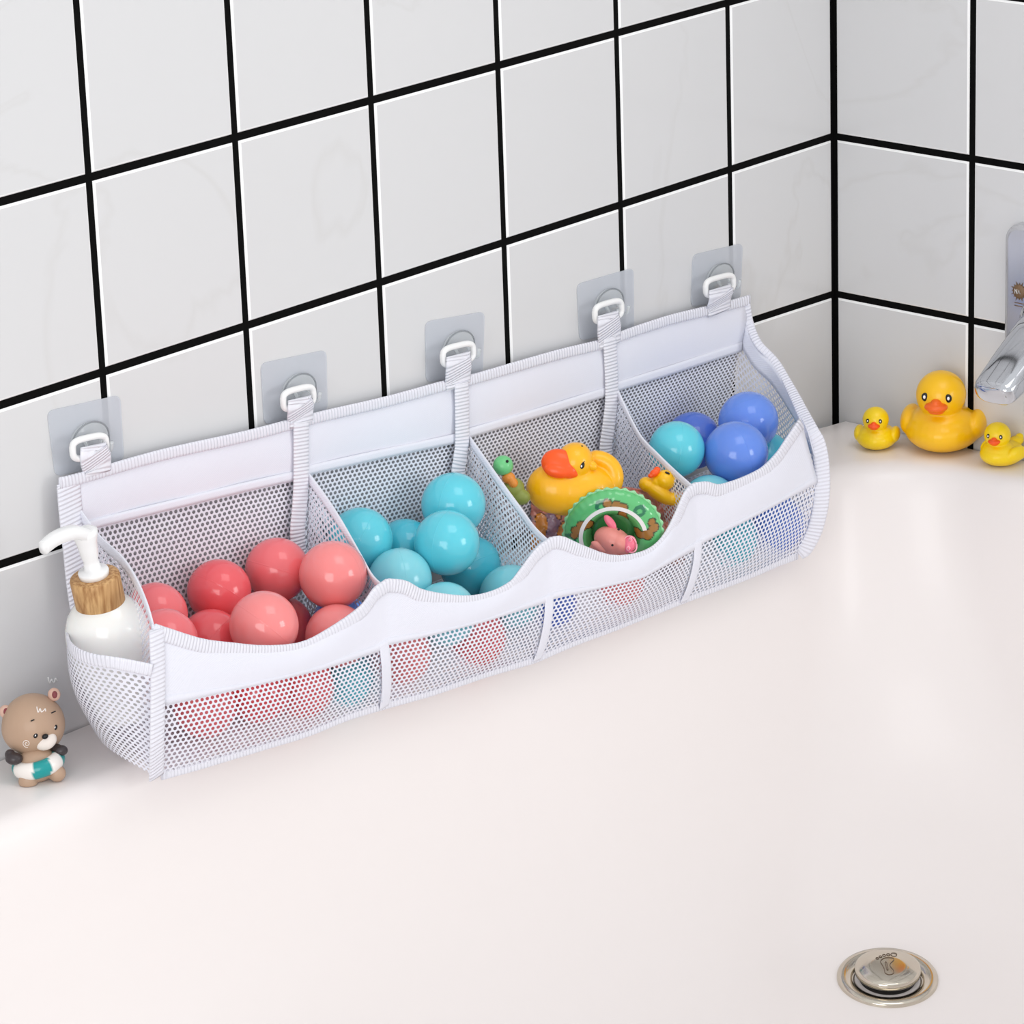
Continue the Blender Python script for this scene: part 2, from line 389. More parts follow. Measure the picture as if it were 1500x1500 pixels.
# curved-under lower part and bottom
def back_bot(s): x = lerp(140, 1062, s); return wy(x, 1055-.4186*(x-130)-8, YB-.002)
def bott(s4, t):
    k = min(3, int(s4*4)); s = s4*4-k; a = fr_bot(k, s); b = back_bot(s4)
    m1 = V((lerp(a.x, b.x, .3), -.078, max(-.2405, a.z+.004))); m1.z = min(m1.z, -.2405) if a.z < -.25 else m1.z
    return cr([a, m1, V((lerp(a.x, b.x, .65), -.045, -.2405)), V((b.x, b.y, -.239))], t)
grid('bottom_panel', bott, 96, 12, M_NETD, bag)
for k in range(4):
    pass
sc = []
for k in range(4):
    sc += [fr_top(k, i/24)+V((0,-.0012,-.0045)) for i in range(24)]
sc.append(fr_top(3, 1)+V((0,-.0012,-.0045)))
strap('scallop_binding', sc, V((0,0,1)), .0050, .0013, M_BIND, bag, n=0)
strap('bottom_binding', [fr_bot(k, i/6)+V((0,0,.001)) for k in range(4) for i in range(6)]+[fr_bot(3,1)], V((0,0,1)), .0032, .0010, M_BIND, bag, n=96)
for k in (1,2,3):
    pts = [fband(k/4, .1), fband(k/4, .9)+V((0,-.001,0)), fnet(k/4, .3)+V((0,-.002,0)), fnet(k/4, .7)+V((0,-.002,0)), fnet(k/4, 1)+V((0,-.001,0))]
    strap('front_seam_tape', pts[1:], V((1,0,0)), .0048, .0005, M_FAB, bag, n=24)
strap('side_binding', [wy(229,921,YF-.002), wy(231,975,YF-.003), wy(231,1034,YF-.003), wy(230,1090,YF-.001), wy(229,1138,YF+.008)], V((1,0,0)), .0066, .0012, M_BIND, bag, n=40)
# right end: outer edge bulges
RE = [(1093,446,-.010),(1098,474,-.012),(1111,504,-.029),(1136,531,-.047),(1157,567,-.072),(1174,601,-.097),(1188,630,-.116),(1199,655,-.122),(1204,690,-.125),(1203,735,-.126),(1194,775,-.122),(1180,803,-.116),(1170,811,-.112)]
strap('side_binding', [wy(*p) for p in RE], lambda t: (RT*1.0+UP*.3), .0064, .0013, M_BIND, bag, n=80, taper=lambda t: .55+.45*min(1, max(0, t-.3)/.25))
ET = [(1092,474,-.009),(1109,508,-.028),(1133,534,-.047),(1154,570,-.072),(1171,603,-.097),(1184,632,-.117),(1191,658,-.122)]
def endr(s, t):
    a = cr([V(p) for p in ET], s); b = cr([V(p) for p in [(1060,672,-.009),(1105,700,-.04),(1150,750,-.08),(1168,808,-.112)]], s)
    if t > 0:
        p = a.lerp(b, t); p.x += 16*math.sin(PI*t)*s
        if s > .85: p.x += (s-.85)/.15*6*math.sin(PI*t)
    else: p = a
    return wy(*p)
grid('end_panel', lambda s, t: endr(s, .10+.90*t), 40, 28, M_NET, bag)
grid('end_panel_trim', lambda s, t: endr(s, t*.17)+V((-.0006,0,0)), 40, 4, M_FAB, bag, .001)
# left end
EL = [(116,742,-.010),(146,783,-.030),(180,815,-.060),(200,845,-.085),(216,882,-.108),(226,916,-.122)]
def endl(s, t):
    a = cr([V(p) for p in EL], s); b = cr([V(p) for p in [(140,1050,-.010),(185,1072,-.045),(208,1100,-.085),(232,1136,-.113)]], s)
    return wy(*a.lerp(b, t))
grid('end_panel', lambda s, t: endl(s, .04+.96*t), 36, 30, M_NET, bag)
grid('end_panel_trim', lambda s, t: endl(s, t*.055)+V((-.0006,0,0)), 36, 3, M_FAB, bag, .0012)
# dividers
DT = [[(450,690),(478,727),(502,765),(528,812),(545,842),(562,858)], [(686,636),(710,670),(735,705),(762,742),(782,770),(804,792)], [(903,566),(922,608),(940,640),(962,663),(988,688),(1013,710)]]
DB = [((448,938),(560,1030)), ((678,842),(786,962)), ((892,752),(1000,876))]
for k in range(3):
    def div(s, t, k=k):
        a = cr([V((x, y, 0)) for x, y in DT[k]], s); (bx, by), (cx, cy) = DB[k]
        b = V((lerp(bx, cx, s), lerp(by, cy, s), 0)); p = a.lerp(b, t)
        p.x += 12*math.sin(2*PI*s)*-1*math.sin(PI*min(1, t*1.3)) if k == 0 else 8*math.sin(PI*s)*math.sin(PI*t)*(-1 if k == 1 else .3)
        return wy(p.x, p.y, lerp(YB-.003, YF+(.0 if t < .4 else .01*(t-.4)), s))
    dv = grid('divider', div, 36, 26, M_NET, bag, uvo=(0,.001*k))
    grid('divider_trim', lambda s, t: div(s, t*.055), 36, 3, M_FAB, dv, .0014)
# left pocket
RIM = [(116,878,-.012),(102,905,-.030),(99,928,-.055),(108,948,-.078),(132,960,-.098),(170,966,-.116),(222,976,-.128)]
PB = [(142,1048,-.012),(138,1060,-.030),(143,1078,-.050),(155,1093,-.070),(176,1108,-.090),(200,1122,-.104),(230,1139,-.116)]
def pock(s, t):
    a = cr([V(p) for p in RIM], s); b = cr([V(p) for p in PB], s); p = a.lerp(b, t)
    w = math.sin(PI*t); p.x -= 16*w*math.sin(PI*min(1, s*1.25+.08)); return wy(*p)
grid('side_pocket', pock, 50, 30, M_NETD, bag)
strap('pocket_hem', [pock(i/14, .03)+V((-.0006,-.0008,0)) for i in range(15)], V((0,0,1)), .0042, .0011, M_BIND, bag, n=60, taper=lambda t: .25+.75*min(1, max(0, (t-.25)/.25)))
# ------------------------------------------------------------------ adhesive hooks, straps, buckles
def plastic_pad():
    M = mat('clear_pad', (222,226,234), .15, spec=.3); b = M.node_tree.nodes['Principled BSDF']; b.inputs['Alpha'].default_value = .50; return M
M_PAD = plastic_pad()
M_CLEAR = mat('clear_plastic', (225,230,232), .08, trans=.0, spec=.8, ior=1.5); M_CLEAR.node_tree.nodes['Principled BSDF'].inputs['Alpha'].default_value = .42
M_CEDGE = mat('clear_plastic_edge', (150,155,160), .1, spec=.8); M_CEDGE.node_tree.nodes['Principled BSDF'].inputs['Alpha'].default_value = .55
HK = [([(68,602),(175,578),(181,674),(80,698)], (130,652), [(117,157,655),(124,163,684)], 'leftmost of five, above the soap bottle'),
      ([(381,532),(477,512),(479,602),(386,622)], (436,580), [(421,457,586),(424,459,612)], 'second from left, above the seam between pink and turquoise balls'),
      ([(622,471),(709,456),(706,547),(623,560)], (670,516), [(653,690,522),(653,690,556)], 'middle of five, above the left seam of the duck compartment'),
      ([(844,416),(927,392),(928,482),(848,499)], (890,453), [(875,907,462),(879,908,496)], 'fourth from left, crossing a grout line above the rubber ducks'),
      ([(1014,373),(1087,356),(1084,437),(1011,449)], (1053,415), [(1038,1072,424),(1038,1070,448)], 'rightmost of five, above the blue balls')]
for quad, (rx, ry), st, where in HK:
    c = [wy(x, y, 0) for x, y in quad]; cen = sum(c, V((0,0,0)))/4
    h = thing('adhesive_hook', cen, 'clear adhesive hook, '+where, 'hook', 'clear adhesive hooks holding the organizer')
    out = []
    for k in range(4):
        a, p, q_ = c[k], c[k-1], c[(k+1) % 4]; e1 = (p-a).normalized()*.006; e2 = (q_-a).normalized()*.006
        for i in range(7):
            t = i/6; out.append(a+e1*(1-t)**2+e2*t**2)
    n = len(out); vs = [p+V((0,-.0002,0)) for p in out]+[p+V((0,-.0009,0)) for p in out]
    fs = [tuple(range(n)), tuple(range(n, 2*n))[::-1]]+[(k, (k+1) % n, n+(k+1) % n, n+k) for k in range(n)]
    mesh('adhesive_pad', vs, fs, M_PAD, h, smooth=False)
    o = wy(rx, ry, -.001); X = V((1,0,0)); Z = V((0,0,1)); Y = V((0,-1,0))
    # hook body: rounded dome plate
    arc = [(-.0165,-.006)]+[(-.0165*math.cos(PI*i/16), .004+.0125*math.sin(PI*i/16)) for i in range(17)]+[(.0165,-.006)]
    pl = [o+X*a+Z*b for a, b in arc]; n = len(pl)
    vs = [p+Y*.0 for p in pl]+[p+Y*.0022 for p in pl]+[o+(p-o)*.9+Y*.003 for p in pl]
    fs = [tuple(range(2*n, 3*n))]+[(l*n+k, l*n+(k+1) % n, (l+1)*n+(k+1) % n, (l+1)*n+k) for l in (0, 1) for k in range(n)]
    mesh('hook_plate', vs, fs, M_CLEAR, h)
    tube('hook_plate_rim', [p+Y*.0025 for p in pl], .0006, M_CEDGE, h, K=6)
    for sx in (-.0065, .0065):
        tube('hook_prong', [o+X*sx+Z*.006+Y*.003, o+X*sx+Z*.001+Y*.007, o+X*sx-Z*.003+Y*.010, o+X*sx-Z*.002+Y*.0145, o+X*sx+Z*.004+Y*.0165], .0014, M_CLEAR, h, n=16)
    # strap of the bag with its buckle ring
    (a0, a1, ay), (b0, b1, by) = st
    w = (wy(a1, ay, -.01)-wy(a0, ay, -.01)).x/2*.98
    tilt = (wy(a1, ay-5, -.01)-wy(a0, ay+4, -.01)).normalized()
    mx_ = (a0+a1)/2; sp = [wy(mx_, ay-3, -.0177), wy(mx_, ay+3, -.0177), wy(mx_, ay+9, -.0175), wy((mx_+b0/2+b1/2)/2, lerp(ay, by, .65), -.0150), wy((b0+b1)/2, by-2, -.0125), wy((b0+b1)/2, by+10, -.0118)]
    hs = strap('hanging_strap', sp, tilt, w*1.0, .0010, M_WEB, bag, n=24)
    rc = wy(rx+1, ry+3, -.0142); rw, rh = w+.0032, .0068
    rp = []
    for k in range(40):
        an = 2*PI*k/40; cx_ = math.copysign(abs(math.cos(an))**.55, math.cos(an)); sy_ = math.copysign(abs(math.sin(an))**.55, math.sin(an))
        rp.append(rc+tilt*cx_*rw+Z*sy_*rh)
    bk = tube('buckle_ring', rp, .0024, M_WPLA, hs, closed=True, K=10); bk['label'] = 'white plastic buckle ring on the strap'
# ------------------------------------------------------------------ play balls
def ball_mat(name, rgb):
    M = mat(name, rgb, .13, spec=.5, coat=.3, sss=.35)
    tc = N(M, 'ShaderNodeTexCoord'); s = N(M, 'ShaderNodeSeparateXYZ'); L(M, tc.outputs['Object'], s.inputs[0])
    g = N(M, 'ShaderNodeMapRange'); L(M, mth(M, 'ABSOLUTE', s.outputs[2]), g.inputs[0]); g.inputs[1].default_value = 0; g.inputs[2].default_value = .025; g.inputs[3].default_value = 1; g.inputs[4].default_value = 0
    bump(M, g.outputs[0], .25, .0006)
    return M
BM = {'p': ball_mat('pink_plastic', (240,118,123)), 'l': ball_mat('light_pink_plastic', (243,142,141)), 'd': ball_mat('deep_pink_plastic', (236,98,105)),
      'c': ball_mat('turquoise_plastic', (98,208,224)), 'e': ball_mat('pale_turquoise_plastic', (136,216,228)), 't': ball_mat('deep_turquoise_plastic', (78,194,214)),
      'b': ball_mat('blue_plastic', (104,144,230)), 'n': ball_mat('deep_blue_plastic', (84,120,214))}
BALLS = [
(-.7478,-.0291,-.1709,.0225,'d','deep coral ball with seam line at the back net, left of the topmost pink ball'),
(-.6909,-.0293,-.1715,.0228,'p','topmost pink ball at the back of the leftmost compartment, touching the back net'),
(-.7672,-.0925,-.1762,.0239,'l','large salmon pink ball at the front centre of the leftmost compartment'),
(-.6790,-.0731,-.1694,.0241,'l','dusty pink ball pressing on the first divider, beside the topmost pink ball'),
(-.8140,-.0354,-.1668,.0221,'p','pink ball at the back left, against the end panel behind the soap bottle'),
(-.8428,-.0753,-.1682,.0221,'p','pink ball in the front left corner, cut by the left peak of the scallop'),
(-.7787,-.0517,-.1934,.0223,'d','low pink ball wedged left of the large salmon ball, only its crown showing'),
(-.6893,-.0291,-.2159,.0225,'d','dark pink ball low behind the large salmon ball, peeking out at its right'),
(-.6998,-.0951,-.2041,.0225,'l','low pink ball front right in first compartment, half hidden by the scalloped band'),
(-.8239,-.0895,-.2185,.0214,'p','pink ball seen through the front net at the far left below the white band'),
(-.7775,-.0939,-.2211,.0221,'d','red-pink ball seen through the front net, second from the left'),
(-.7347,-.0941,-.2315,.0219,'p','pink ball seen through the front net, third from the left'),
(-.6901,-.0905,-.2400,.0205,'c','turquoise ball seen through the front net left of the first seam tape'),
(-.5199,-.0421,-.1678,.0238,'c','topmost turquoise ball, resting against the second divider and back net'),
(-.5588,-.0706,-.1805,.0239,'c','large turquoise ball in front of the topmost turquoise ball'),
(-.6010,-.0248,-.1755,.0234,'c','turquoise ball half hidden behind the edge of the first divider'),
(-.5581,-.0279,-.1944,.0222,'t','darker turquoise ball low against the back net between two others'),
(-.6004,-.0619,-.1990,.0233,'e','pale turquoise ball at the front left of the second compartment'),
(-.5096,-.0475,-.2181,.0230,'t','shaded turquoise ball low beside the second divider net'),
(-.5149,-.0918,-.2307,.0237,'e','pale turquoise ball front right in second compartment, below the divider'),
(-.5950,-.1002,-.2181,.0232,'e','low turquoise ball at the bottom of the second scallop, only its crown showing'),
(-.6360,-.0935,-.2373,.0225,'l','pink ball seen through the front net right of the first seam tape'),
(-.5568,-.0936,-.2489,.0225,'p','pink ball seen through the front net in the middle of the second compartment'),
(-.2833,-.0603,-.1844,.0220,'c','turquoise ball beside the third divider, left of the blue balls'),
(-.2483,-.0915,-.1909,.0252,'b','large blue ball at the front of the rightmost compartment'),
(-.2062,-.0705,-.1799,.0239,'b','upper blue ball at the back right, near the right end net'),
(-.2261,-.0300,-.1983,.0230,'n','dark blue ball at the back, mostly hidden behind the turquoise ball'),
(-.2841,-.0931,-.2229,.0230,'e','low turquoise ball below the blue one, only its crown above the last scallop'),
(-.1822,-.0668,-.2200,.0236,'c','turquoise ball low at the far right under the upper blue ball'),
(-.2550,-.0876,-.2608,.0233,'c','turquoise ball seen through the front net at the left of the last compartment'),
(-.2021,-.0914,-.2624,.0246,'b','blue ball seen through the front net at the right end of the organizer'),
(-.660,-.0595,-.2140,.0205,'b','blue ball in the gap under the dusty pink ball by the first divider'),
(-.470,-.0900,-.2490,.0200,'n','dark blue ball seen through the front net just right of the second seam tape'),
(-.395,-.0920,-.2520,.0215,'l','pink ball seen through the front net below the pig float'),
]
bm = bmesh.new(); bmesh.ops.create_uvsphere(bm, u_segments=56, v_segments=36, radius=1)
bme = bpy.data.meshes.new('play_ball'); bm.to_mesh(bme); bm.free()
for p_ in bme.polygons: p_.use_smooth = True
bme.materials.append(BM['p'])
proto = bpy.data.objects.new('play_ball', bme)
first = True
for x, y, z, r, c, lab in BALLS:
    b = proto if first else proto.copy(); first = False; COL.objects.link(b)
    b.location = (x, y, z); b.scale = (r, r, r); b.rotation_euler = (random.uniform(0,3), random.uniform(0,3), random.uniform(0,3))
    b.material_slots[0].link = 'OBJECT'; b.material_slots[0].material = BM[c]
    tag(b, lab, 'ball', 'play balls in the organizer')
# ------------------------------------------------------------------ soap bottle
M_CREAM = mat('white_lotion_bottle', (243,242,238), .15, coat=.4, sss=.2)
def wood(name):
    M = mat(name, (186,140,88), .5); tc = N(M, 'ShaderNodeTexCoord'); mp = N(M, 'ShaderNodeMapping'); mp.inputs['Scale'].default_value = (420, 420, 30)
    n1 = N(M, 'ShaderNodeTexNoise'); n1.inputs['Scale'].default_value = 1; n1.inputs['Detail'].default_value = 4
    L(M, tc.outputs['Object'], mp.inputs[0]); L(M, mp.outputs[0], n1.inputs['Vector'])
    r = N(M, 'ShaderNodeValToRGB'); r.color_ramp.elements[0].color = (*s2l((150,100,52)), 1); r.color_ramp.elements[1].color = (*s2l((214,172,118)), 1)
    r.color_ramp.elements[0].position = .3; r.color_ramp.elements[1].position = .7
    L(M, n1.outputs['Fac'], r.inputs[0]); L(M, r.outputs[0], M.node_tree.nodes['Principled BSDF'].inputs['Base Color']); return M
BO = wy(184, 1046, -.064); BT = wy(146, 878, -.064)
bax = (BT-BO).normalized(); bh = (BT-BO).length
bo = thing('soap_bottle', BO, 'round white lotion bottle with bamboo collar and pump in the left side pocket', 'bottle')
lathe('body', [(.001,0),(.0165,0),(.0190,.002),(.0205,.008),(.0245,bh*.30),(.0270,bh*.48),(.0282,bh*.60),(.0284,bh*.68),(.0272,bh*.79),(.0240,bh*.885),(.0195,bh*.95),(.0150,bh*.985),(.012,bh)], BO, bax, M_CREAM, bo, n=64)
lathe('collar', [(.0140,bh-.007),(.0160,bh-.0062),(.0167,bh-.005),(.0168,bh+.0165),(.0162,bh+.0178),(.0120,bh+.0180)], BO, bax, wood('bamboo'), bo, n=48)
pm = lathe('pump_head', [(.0100,bh+.0175),(.0104,bh+.0212),(.0098,bh+.0224),(.0058,bh+.0228),(.0050,bh+.030),(.0060,bh+.033),(.0066,bh+.0395),(.0072,bh+.044),(.0086,bh+.0485),(.0088,bh+.0515),(.0060,bh+.0525)], BO, bax, M_WPLA, bo, n=32)
tp = BO+bax*(bh+.0485); le = (wy(63, 803, -.072)); mid1 = wy(97, 782, -.067)
strap('pump_nozzle', [tp+(tp-mid1)*.05, tp.lerp(mid1, .5)+V((0,0,.0015)), mid1, wy(79,790,-.069), le], V((0,-1,0)), .0078, .0046, M_WPLA, pm, n=24, taper=lambda t: 1-.55*t)
# ------------------------------------------------------------------ rubber ducks
M_DUCK = mat('yellow_rubber', (255,196,8), .35, coat=.25, sss=.15); M_DUCK2 = mat('lemon_rubber', (252,214,12), .35, coat=.2, sss=.15)
M_DUCK3 = mat('golden_rubber', (255,186,10), .32, coat=.3, sss=.15)
M_BEAK = mat('orange_rubber', (246,104,22), .35, coat=.2); M_BEAK2 = mat('red_orange_rubber', (255,90,16), .35, coat=.2)
M_BLACK = mat('black_paint', (14,14,16), .3); M_WHITE = mat('white_paint', (248,248,248), .3)
def duck(c, th, k, m_, mb, label, turn=0):
    """front is -Y before turning by th; k scales a 66 mm wide duck; c = point under it on the rim"""
    c = V(c); d = thing('rubber_duck', c, label, 'toy duck', 'rubber ducks on the bathtub rim')
    cs, sn = math.cos(th), math.sin(th); B = (V((cs, sn, 0)), V((-sn, cs, 0)), V((0,0,1)))
    th2 = th+turn; HB = (V((math.cos(th2), math.sin(th2), 0)), V((-math.sin(th2), math.cos(th2), 0)), V((0,0,1)))
    def W(x, y, z): return c+(B[0]*x+B[1]*y+B[2]*z)*.001*k
    hc = W(0,-8,49)
    def H(x, y, z): return hc+(HB[0]*x+HB[1]*y+HB[2]*z)*.001*k
    s = .001*k
    E_ = [(W(0,3,18), (32*s,37*s,19*s), B), (W(0,-4,24), (27*s,26*s,16*s), B), (W(0,34,30), (11*s,13*s,7*s), B), (W(0,42,35), (6*s,7*s,5*s), B),
          (W(28,6,22), (8*s,20*s,12*s), B), (W(-28,6,22), (8*s,20*s,12*s), B), (W(0,-7,34), (17*s,16*s,12*s), B), (hc, (20.5*s,20.5*s,20*s), B)]
    blob('body', E_, .0011*k, m_, d, sm=5, clipz=c.z+.0006)
    bk = blob('beak', [(H(0,-20,-4.6), (9.6*s,8.5*s,4.2*s), HB), (H(0,-19,-1.2), (4.5*s,6.5*s,3.6*s), HB), (H(0,-19,-8.0), (7.0*s,6.5*s,3.0*s), HB)], .0006*k, mb, d, sm=3)
    for sx in (-1, 1):
        e = ell('eye', H(sx*9.6,-17.6,2.6), (2.9*s,1.5*s,3.6*s), M_BLACK, d, B=HB)
        ell('eye_highlight', H(sx*9.9,-18.95,2.9), (1.1*s,.6*s,1.5*s), M_WHITE, e, B=HB)
    return d
duck(at(1381,657,2,ZD), math.radians(-66), 1.0, M_DUCK, M_BEAK, 'largest yellow rubber duck on the tub rim, between two small ducks')
duck(at(1284,656,2,ZD), math.radians(-62), .53, M_DUCK2, M_BEAK2, 'small lemon yellow rubber duck left of the big duck, nearest the wall corner')
duck(at(1466,680,2,ZD), math.radians(-98), .53, M_DUCK2, M_BEAK2, 'small lemon yellow duck right of the big duck, under the faucet spout', turn=math.radians(28))
# ------------------------------------------------------------------ image-oriented frame for the lying toys
def frame(px, py, y):
    o = wy(px, py, y); s = (o-CP).dot(FW)/F
    def E_(a, b, c=0): return o+(RT*(a-px)-UP*(b-py)-FW*c)*s     # absolute pixels, c towards the viewer
    return o, s, E_
CB = (RT, -FW, UP)
def rb(deg, tilt=0):
    a = math.radians(deg); r1 = RT*math.cos(a)+UP*math.sin(a); u1 = UP*math.cos(a)-RT*math.sin(a)
    t = math.radians(tilt); return (r1, -FW*math.cos(t)+u1*math.sin(t), u1*math.cos(t)+FW*math.sin(t))
# big duck lying in the third compartment
o, s, G = frame(840, 705, -.062)
d = thing('rubber_duck', o, 'big golden rubber duck with large orange beak lying in the third compartment', 'toy duck', 'rubber ducks in the organizer')
el = [(G(836,716,0), (66*s,36*s,40*s), CB), (G(815,715,8), (44*s,30*s,38*s), CB), (G(862,728,4), (42*s,26*s,28*s), CB),
      (G(842,676,16), (27*s,27*s,28*s), rb(0)), (G(846,661,14), (16*s,14*s,13*s), CB), (G(838,694,12), (24*s,24*s,20*s), CB)]
for i in range(22):
    t = i/21; an = math.radians(-62+150*t)
    el.append((G(872+29*math.cos(an), 699-27*math.sin(an), -4), (13*s,13*s,13*s), CB))
blob('body', el, .0009, M_DUCK3, d, sm=5)
blob('beak', [(G(819,680,30), (27*s,14*s,22*s), rb(-14)), (G(838,693,33), (9*s,7*s,7*s), rb(-25)), (G(830,688,33), (17*s,11*s,13*s), rb(-25)), (G(816,690,38), (20*s,8*s,11*s), rb(-10))], .0007, M_BEAK2, d, sm=4)
ell('crown_tuft', G(866,682,24), (9*s,6*s,7*s), M_DUCK3, d, B=rb(-30))
e = ell('eye', G(852,682,39), (3.6*s,2.5*s,5.5*s), M_BLACK, d, B=rb(-12)); ell('eye_highlight', G(851,683.5,42), (1.2*s,1*s,1.8*s), M_WHITE, e, B=CB)
tube('eyelash', [G(853.5,678,41), G(856,676,40)], .5*s, M_BLACK, d, K=6)
ell('eye', G(852,654,29), (1.6*s,1.2*s,1.2*s), M_BLACK, d, B=CB)
# small duck
o, s, G = frame(968, 716, -.090)
d = thing('rubber_duck', o, 'small yellow rubber duck tipped back against the third divider, beak pointing up', 'toy duck', 'rubber ducks in the organizer')
blob('body', [(G(966,722,0), (27*s,16*s,12*s), rb(-34)), (G(948,710,0), (13*s,12*s,11*s), rb(-30)), (G(985,731,0), (14*s,12*s,10*s), rb(-10)), (G(974,703,4), (16*s,16*s,15*s), CB), (G(964,706,3), (12*s,12*s,12*s), CB)], .0006, M_DUCK, d, sm=4)
bk = blob('beak', [(G(958,693,13), (7.5*s,4.5*s,5.5*s), rb(35)), (G(962,688,12), (5*s,4*s,4.5*s), CB), (G(953,697,13), (4.5*s,3.5*s,3.5*s), CB)], .0004, M_BEAK2, d, sm=3)
ell('eye', G(977,693,16.5), (4*s,1.5*s,1.7*s), M_BLACK, d, B=rb(-25))
# green-headed toy behind the second divider
M_GRN = mat('green_rubber', (110,200,130), .35, coat=.3); M_ORG = mat('orange_toy_rubber', (224,140,50), .4, coat=.2); M_OLV = mat('olive_rubber', (140,150,70), .4)
o, s, G = frame(742, 700, -.040)
d = thing('turtle_toy', o, 'small green-headed rubber toy with orange body behind the second divider', 'toy figure')
blob('shell', [(G(752,716,-4), (16*s,15*s,17*s), rb(-35)), (G(763,728,-4), (14*s,12*s,12*s), CB)], .0006, M_OLV, d, sm=4)
ell('head', G(737,682,6), (15*s,14*s,15*s), M_GRN, d, B=rb(-25))
blob('belly', [(G(745,700,5), (10*s,9*s,9*s), CB), (G(752,708,7), (7*s,7*s,8*s), CB)], .0005, M_ORG, d, sm=3)
ell('eye', G(743,676,19), (2.2*s,1.5*s,2.2*s), M_BLACK, d, B=CB)
# crumpled plastic swim float under the ducks
M_CRUMP = mat('printed_vinyl', (200,140,120), .12, coat=.6, attr=True)
o, s, G = frame(885, 790, -.055)
def crumple(a, b):
    p = G(a, b, 0)
    h = 14*noise.noise(V((a*.035, b*.035, 2.)))+7*noise.noise(V((a*.09, b*.09, 5.)))+3*abs(noise.noise(V((a*.2, b*.2, 9.))))
    return h
vs, cl, fs = [], [], []; nu, nv = 110, 60
for j in range(nv+1):
    for i in range(nu+1):
        u_, v_ = i/nu, j/nv; a = lerp(778, 1002, u_); b = lerp(722, 828, v_)-8*math.sin(PI*u_)
        if u_ < .2: b += (0.2-u_)*30
        vs.append(G(a, b, crumple(a, b)+lerp(-6, 30, v_)))
        n1 = noise.noise(V((a*.06, b*.05, 20.))); n2 = noise.noise(V((a*.03, b*.04, 31.)))
        c = (206,128,112) if n2 < 0 else (190,140,128)
        if a < 845:
            if abs(n1) < .035: c = (70,38,40)
            elif n1 > .035: c = (216,140,60)
            elif n2 > .1: c = (150,120,140)
        cl.append(c)
k = nu+1
for j in range(nv):
    for i in range(nu): fs.append((j*k+i, j*k+i+1, (j+1)*k+i+1, (j+1)*k+i))
cf = mesh('crumpled_swim_float', vs, fs, M_CRUMP, cols=cl)
md = cf.modifiers.new('thickness', 'SOLIDIFY'); md.thickness = .0012
tag(cf, 'crumpled pinkish clear vinyl float with orange brown print under the ducks', 'swim float')
# green inflatable ring with pig
M_RING = mat('printed_green_vinyl', (80,180,100), .12, coat=.7, attr=True)
o, s, G = frame(898, 780, -.094)
rg = thing('inflatable_ring', o, 'round green inflatable float with brown bear prints below the ducks', 'swim ring')
T = rb(0, -28); RX, RY, RZ = T[0], T[2], -T[1]    # RZ faces the viewer and up
RZ = RX.cross(RY)
def brown(x, y):
    for cx, cy, pts in [(-22,17,[(0,0,9),(-9,-6,8),(10,-6,7),(-14,-13,6)]), (14,50,[(0,0,8),(-12,3,7),(6,-11,8),(5,-24,7)]), (55,8,[(0,0,8),(-8,-12,9),(-18,-16,7),(4,10,6)]), (-52,-10,[(0,0,8),(3,10,8),(8,16,7)])]:
        cx, cy = cx, cy
        m = min(math.hypot(x-cx-a, y-cy-b)-r for a, b, r in pts)
        yield m
PRN = [(-46,18,[(0,0,9),(-8,-8,8),(10,2,8),(-11,-16,6),(20,-6,6)]), (4,52,[(0,0,8),(-13,3,7),(9,-4,8),(9,-16,7),(11,-25,7)]), (56,12,[(0,12,6),(3,2,8),(-6,-8,9),(-17,-9,7),(-22,-4,6)]), (-30,-50,[(0,0,9),(12,-3,8)]), (40,-48,[(0,0,9),(-10,-3,8)])]
def rcol(x, y):
    r_ = math.hypot(x, y)
    m = min(math.hypot(x-cx-a, y-cy-b)-r for cx, cy, pts in PRN for a, b, r in pts)
    if m < -1.2:
        return (160,112,50)
    if m < .6: return (52,66,40)
    for hx, hy in [(-18,50),(38,42),(-62,-6)]:
        a, b = (x-hx)/7, (y-hy)/7; q_ = (a*a+b*b-1)**3-a*a*b**3
        if abs(q_) < .35 and abs(a) < 1.5 and abs(b) < 1.5: return (40,120,84)
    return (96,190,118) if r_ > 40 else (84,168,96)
vs, cl, fs = [], [], []; nu, nv = 260, 60; Rm, rm = 51, 20
for j in range(nv):
    for i in range(nu):
        a = 2*PI*i/nu; b = 2*PI*j/nv; rr = Rm+rm*math.cos(b); puck = 1+.005*math.sin(a*38)*max(0, math.cos(b))
        x, y = rr*math.cos(a)*puck, rr*math.sin(a)*puck
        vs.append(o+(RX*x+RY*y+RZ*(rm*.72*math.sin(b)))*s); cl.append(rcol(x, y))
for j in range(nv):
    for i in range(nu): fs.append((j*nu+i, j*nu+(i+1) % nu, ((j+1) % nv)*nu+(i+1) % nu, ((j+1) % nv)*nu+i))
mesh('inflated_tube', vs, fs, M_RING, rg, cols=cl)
M_WELD = mat('welded_green_edge', (150,215,160), .15, coat=.5)
vs, fs = [], []; n = 240
for i in range(n):
    a = 2*PI*i/n; e_ = 1.5*math.sin(a*34)
    for rr, zz in ((69,.8),(74+e_,1.0),(74+e_,-1.0),(69,-.8)): vs.append(o+(RX*math.cos(a)*rr+RY*math.sin(a)*rr+RZ*zz)*s)
for i in range(n):
    j = (i+1) % n
    for k in range(4): fs.append((i*4+k, i*4+(k+1) % 4, j*4+(k+1) % 4, j*4+k))
mesh('welded_edge', vs, fs, M_WELD, rg)
strap('white_band', [o+(RX*math.cos(a)*46+RY*math.sin(a)*46+RZ*(15.3))*s for a in [math.radians(8+i*210/40) for i in range(41)]], RX*.2+RY*.1, 3.0*s, .8*s, M_WHITE, rg, n=0) if False else None
wb = []
